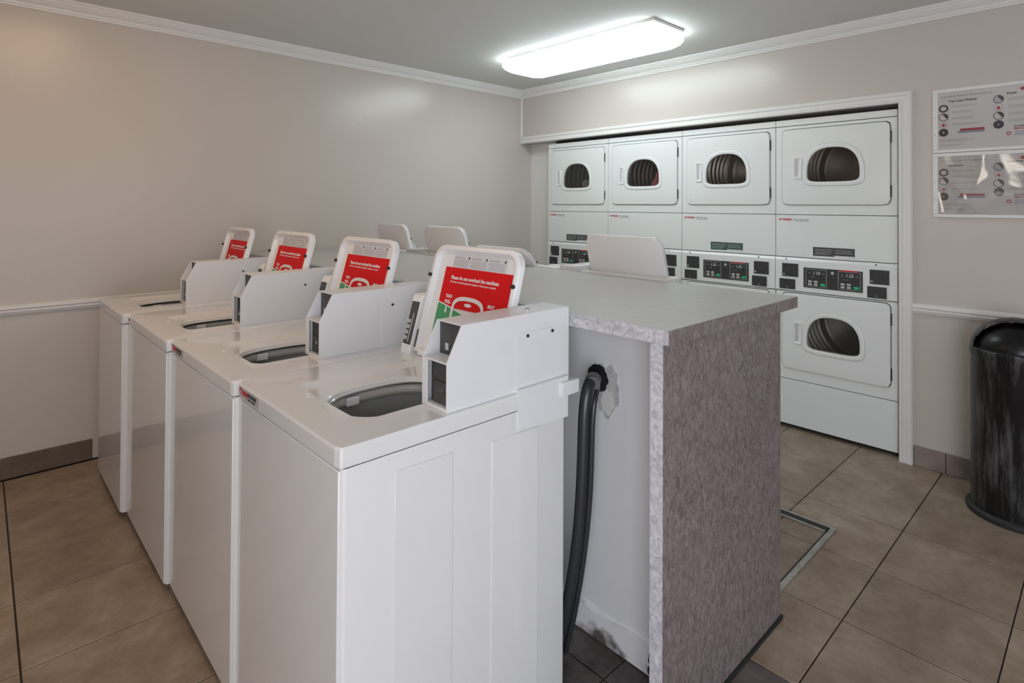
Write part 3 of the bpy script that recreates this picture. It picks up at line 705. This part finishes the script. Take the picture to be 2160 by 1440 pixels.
    prism('logo_swoosh',ov,'x',-.0016,-.001,M['redink'],t)
    prism('logo_swoosh_core',[(y-.004,z*.5+1.352*.5) for y,z in [(a*.5+.656*.5,b_) for a,b_ in ov]],'x',-.0018,-.0016,e,t)
    text('logo_text','WASH',.0195,M['redink'],t,(-.0018,.646,1.3485),(0,-1,0),(0,0,1),bold=.0008,stretch=1.05)
    text('phone_text','FOR '+code,.0165,M['greyink'],t,(-.0018,.578,1.3485),(0,-1,0),(0,0,1),bold=.0005,stretch=.98)
    text('small_print','SERVICE OR REFUNDS CALL',.0070,M['greyink'],t,(-.0018,.565,1.340),(0,-1,0),(0,0,1))
    return t
dryer(0,'white stacked dryer beside the right alcove casing, its lower door in view')
dryer(1,'white stacked dryer second from the right, drum ribs shining and a dark green sticker below','g')
dryer(2,'white stacked dryer second from the left, with pink cloth behind its window')
dryer(3,'white stacked dryer at the far left of the alcove, grey cloth behind its window')
def cloth(name,loc,sc,m,label,seed):
    bm=bmesh.new(); bmesh.ops.create_icosphere(bm,subdivisions=4,radius=1)
    random.seed(seed); ph=[random.uniform(0,6) for _ in range(6)]
    for v in bm.verts:
        d=1+.12*math.sin(5*v.co.x+ph[0]+3*v.co.z)+.10*math.sin(7*v.co.y+ph[1]+2*v.co.x)+.07*math.sin(11*v.co.z+ph[2]+4*v.co.y)
        v.co=Vector((v.co.x*sc[0]*d,v.co.y*sc[1]*d,v.co.z*sc[2]*d))
    me=bpy.data.meshes.new(name); bm.to_mesh(me); bm.free(); me.materials.append(m)
    for p in me.polygons: p.use_smooth=True
    o=bpy.data.objects.new(name,me); COL.objects.link(o); o.location=loc
    return tag(o,label,'laundry')
cloth('grey_cloth',(DX+.14,.88+.69*3+.30,1.555),(.075,.085,.115),M['cloth_g'],'crumpled grey cloth inside the upper drum of the far left dryer',1)
cloth('pink_cloth',(DX+.13,.88+.69*2+.275,1.575),(.06,.055,.13),M['cloth_p'],'crumpled pink cloth inside the upper drum of the second dryer from the left',2)
cloth('pale_cloth',(DX+.245,.88+.69*2+.375,1.545),(.05,.05,.105),M['cloth_w'],'pale cloth behind the pink one in the second dryer from the left',3)

# ------------------------------------------------------------------ notice boards
def board(z0,z1,label,es,film):
    y0,y1=.135,.709
    t=thing('framed_sign',(XR,.42,z0),label,'sign','laundry instruction signs on the right wall')
    def q(y): return y-.42
    fw_=.024
    boxes('frame',[((-.014,q(y0),0),(-.001,q(y1),fw_*.7)),((-.014,q(y0),z1-z0-fw_*.8),(-.001,q(y1),z1-z0)),((-.014,q(y0),fw_*.7),(-.001,q(y0)+fw_,z1-z0-fw_*.8)),((-.014,q(y1)-fw_,fw_*.7),(-.001,q(y1),z1-z0-fw_*.8))],M['trim'],t,bevel=.002)
    pg=box('printed_sheet',(-.007,q(y0)+fw_,fw_*.7),(-.003,q(y1)-fw_,z1-z0-fw_*.8),M['paper'],t)
    hgt=z1-z0; X=-.0075
    def tx(b,s_,m,y,z,**k): text('sign_text',b,s_,m,pg,(X,q(y),z),(0,-1,0),(0,0,1),**k)
    tx('Laundry Room Instructions' if not es else 'Instrucciones de Lavandería',.017,M['bluegrey'],.672,hgt-.047,stretch=1.15 if not es else 1.0)
    tx('Top Load Washer' if not es else 'Lavadora',.0165,M['ink'],.640,hgt-.073,bold=.0005,stretch=1.0)
    tx('Dryer' if not es else 'Secadora',.0165,M['ink'],.400,hgt-.062,bold=.0005)
    def icon(y,z,m1,m2,r=.0215,kind=0):
        V=[(0,r*math.cos(2*PI*i/20),r*math.sin(2*PI*i/20)) for i in range(20)]
        o=mesh('icon',[(X-.0004,a+q(y),b+z) for _,a,b in V],[tuple(range(20))],m1,pg)
        if kind==0:   # ring with pale core
            mesh('icon_core',[(X-.0008,a*.6+q(y),b*.55+z) for _,a,b in V],[tuple(range(20))],m2,pg)
        elif kind==1: # half and half
            mesh('icon_core',[(X-.0008,a*.85+q(y),b*.85+z) for _,a,b in V[12:20]+V[0:5]],[tuple(range(13))],m2,pg)
        elif kind==2: # hand/red drop in pale disc
            mesh('icon_core',[(X-.0008,a*.8+q(y),b*.8+z) for _,a,b in V],[tuple(range(20))],M['paper'],pg)
            mesh('icon_core',[(X-.0012,a*.38+q(y),b*.42+z-.004) for _,a,b in V],[tuple(range(20))],m2,pg)
        else:
            mesh('icon_core',[(X-.0008,a*.22+q(y),b*.22+z) for _,a,b in V],[tuple(range(20))],m2,pg)
    zt=hgt-.105
    icon(.661,zt,M['ink'],M['paper'],kind=0); icon(.661,zt-.047,M['ink'],M['paper'],kind=1); icon(.661,zt-.086,M['lilac'],M['red'],r=.019,kind=2); icon(.661,zt-.130,M['ink'],M['lilac'],kind=3)
    zt=hgt-.083
    icon(.432,zt,M['ink'],M['lilac'],kind=1); icon(.432,zt-.040,M['lilac'],M['red'],r=.0195,kind=2); icon(.432,zt-.085,M['ink'],M['paper'],kind=1); icon(.432,zt-.130,M['ink'],M['bluegrey'],kind=3)
    # text lines
    L_=[]
    random.seed(5+es)
    def para(ya,yb,z,n,m='greyink'):
        for i in range(n):
            e=yb+random.uniform(0,.05)
            L_.append(boxv((X-.0004,q(e),z-.0058*i-.0016),(X,q(ya),z-.0058*i)))
    for i,z in enumerate((hgt-.094,hgt-.125,hgt-.158,hgt-.190)): para(.625,.49,z,2)
    for i,z in enumerate((hgt-.080,hgt-.118,hgt-.155,hgt-.190)): para(.395,.24,z,3)
    para(.68,.52,hgt-.272,3); para(.68,.56,hgt-.300,2)
    V,Fs=join(L_); mesh('body_print',V,Fs,M['panelbeige'],pg)
    box('colour_bar',(X-.0004,q(.488),hgt-.243),(X,q(.600),hgt-.233),M['bluegrey'],pg)
    box('colour_bar',(X-.0004,q(.488),hgt-.232),(X,q(.590),hgt-.220),M['redink'],pg)
    tx('IN CASE OF',.010,M['ink'],.372,hgt-.230,bold=.0004); tx('FIRE CALL 911',.012,M['redink'],.372,hgt-.243,bold=.0005)
    box('contact_box',(X-.0004,q(.24),hgt-.275),(X,q(.370),hgt-.250),M['lilac'],pg)
    icon(.392,hgt-.262,M['redink'],M['paper'],r=.010,kind=0)
    prism('logo_swoosh',[(q(.325)+.024*math.cos(a),hgt-.040+.010*math.sin(a)) for a in [2*PI*i/20 for i in range(20)]],'x',X-.0004,X,M['redink'],pg)
    prism('logo_swoosh_core',[(q(.319)+.015*math.cos(a),hgt-.043+.006*math.sin(a)) for a in [2*PI*i/20 for i in range(20)]],'x',X-.0008,X-.0004,M['bluegrey'],pg)
    # transparent cover sheet
    cv=box('cover_sheet',(-.0125,q(y0)+fw_*.9,fw_*.6),(-.0115,q(y1)-fw_*.9,hgt-fw_*.7),film,t)
    for z in (.10,hgt-.15): cyl('frame_screw',(-.0155,q(y1)-.010,z),(-.0135,q(y1)-.010,z),.003,M['greyink'],t,n=8)
    return t
board(1.7335,2.078,'upper framed laundry instruction sign on the right wall, flat clear cover',0,M['acrylic'])
board(1.384,1.7310,'lower framed laundry instruction sign, its shiny film cover rippled with reflections',1,M['acrylic_wavy'])

# ------------------------------------------------------------------ trash can
tc_=thing('trash_can',(3.565,.335,0),'tall black round-topped trash can standing against the right wall','trash can')
lathe('body',[(.001,.012),(.172,.012),(.176,.03),(.176,.735),(.180,.742),(.180,.770),(.176,.774)],M['can'],tc_,n=64)
lathe('base_ring',[(.170,.001),(.1945,.001),(.1965,.008),(.1945,.022),(.186,.030),(.177,.032)],M['rubber'],tc_,n=64)
ca=math.radians(199); half=math.radians(80)
def dome(name,rs,hs_,inside,m,n=96,k=24,z0=.770,par=tc_):
    V=[];Fs=[]
    for j in range(k+1):
        e=(PI/2)*j/k
        for i in range(n):
            a=2*PI*i/n; V.append((rs*math.cos(e)*math.cos(a),rs*math.cos(e)*math.sin(a),z0+hs_*math.sin(e)))
    for j in range(k):
        for i in range(n):
            e=(PI/2)*(j+.5)/k; a=2*PI*(i+.5)/n; d=abs((a-ca+PI)%(2*PI)-PI)
            op=(e<math.radians(66)*math.sqrt(max(0,1-(d/half)**4)))
            if op!=inside: continue
            Fs.append((j*n+i,j*n+(i+1)%n,(j+1)*n+(i+1)%n,(j+1)*n+i))
    return mesh(name,V,Fs,m,par,smooth=True,weld=True,angle=60)
dome('dome_lid',.177,.150,False,M['can'])
dome('push_flap',.158,.128,True,M['candark'])
lathe('inner_liner',[(.160,.60),(.160,.776),(.1,.80),(.001,.80)],M['dark'],tc_,n=32)
# ------------------------------------------------------------------ floor hatch frame
hf=thing('floor_hatch_frame',(2.5,1.1,0),'metal edging frame set in the floor tiles beside the counter end','frame')
def L3(a): return (a[0]-2.5,a[1]-1.1,a[2])
xa,xb,ya,yb=2.10,2.805,.872,1.30
box('rail',L3((xa,ya,.0005)),L3((xb,ya+.022,.006)),M['alum'],hf,bevel=.001)
box('seal',L3((xa,ya+.022,.0005)),L3((xb-.022,ya+.029,.003)),M['rubber'],hf)
box('rail',L3((xb-.012,ya+.022,.0005)),L3((xb,yb,.006)),M['alum'],hf,bevel=.001)
box('rail',L3((xb-.062,ya+.030,.0005)),L3((xb-.050,yb,.006)),M['alum'],hf,bevel=.001)
box('seal',L3((xb-.050,ya+.022,.0005)),L3((xb-.012,yb,.003)),M['rubber'],hf)
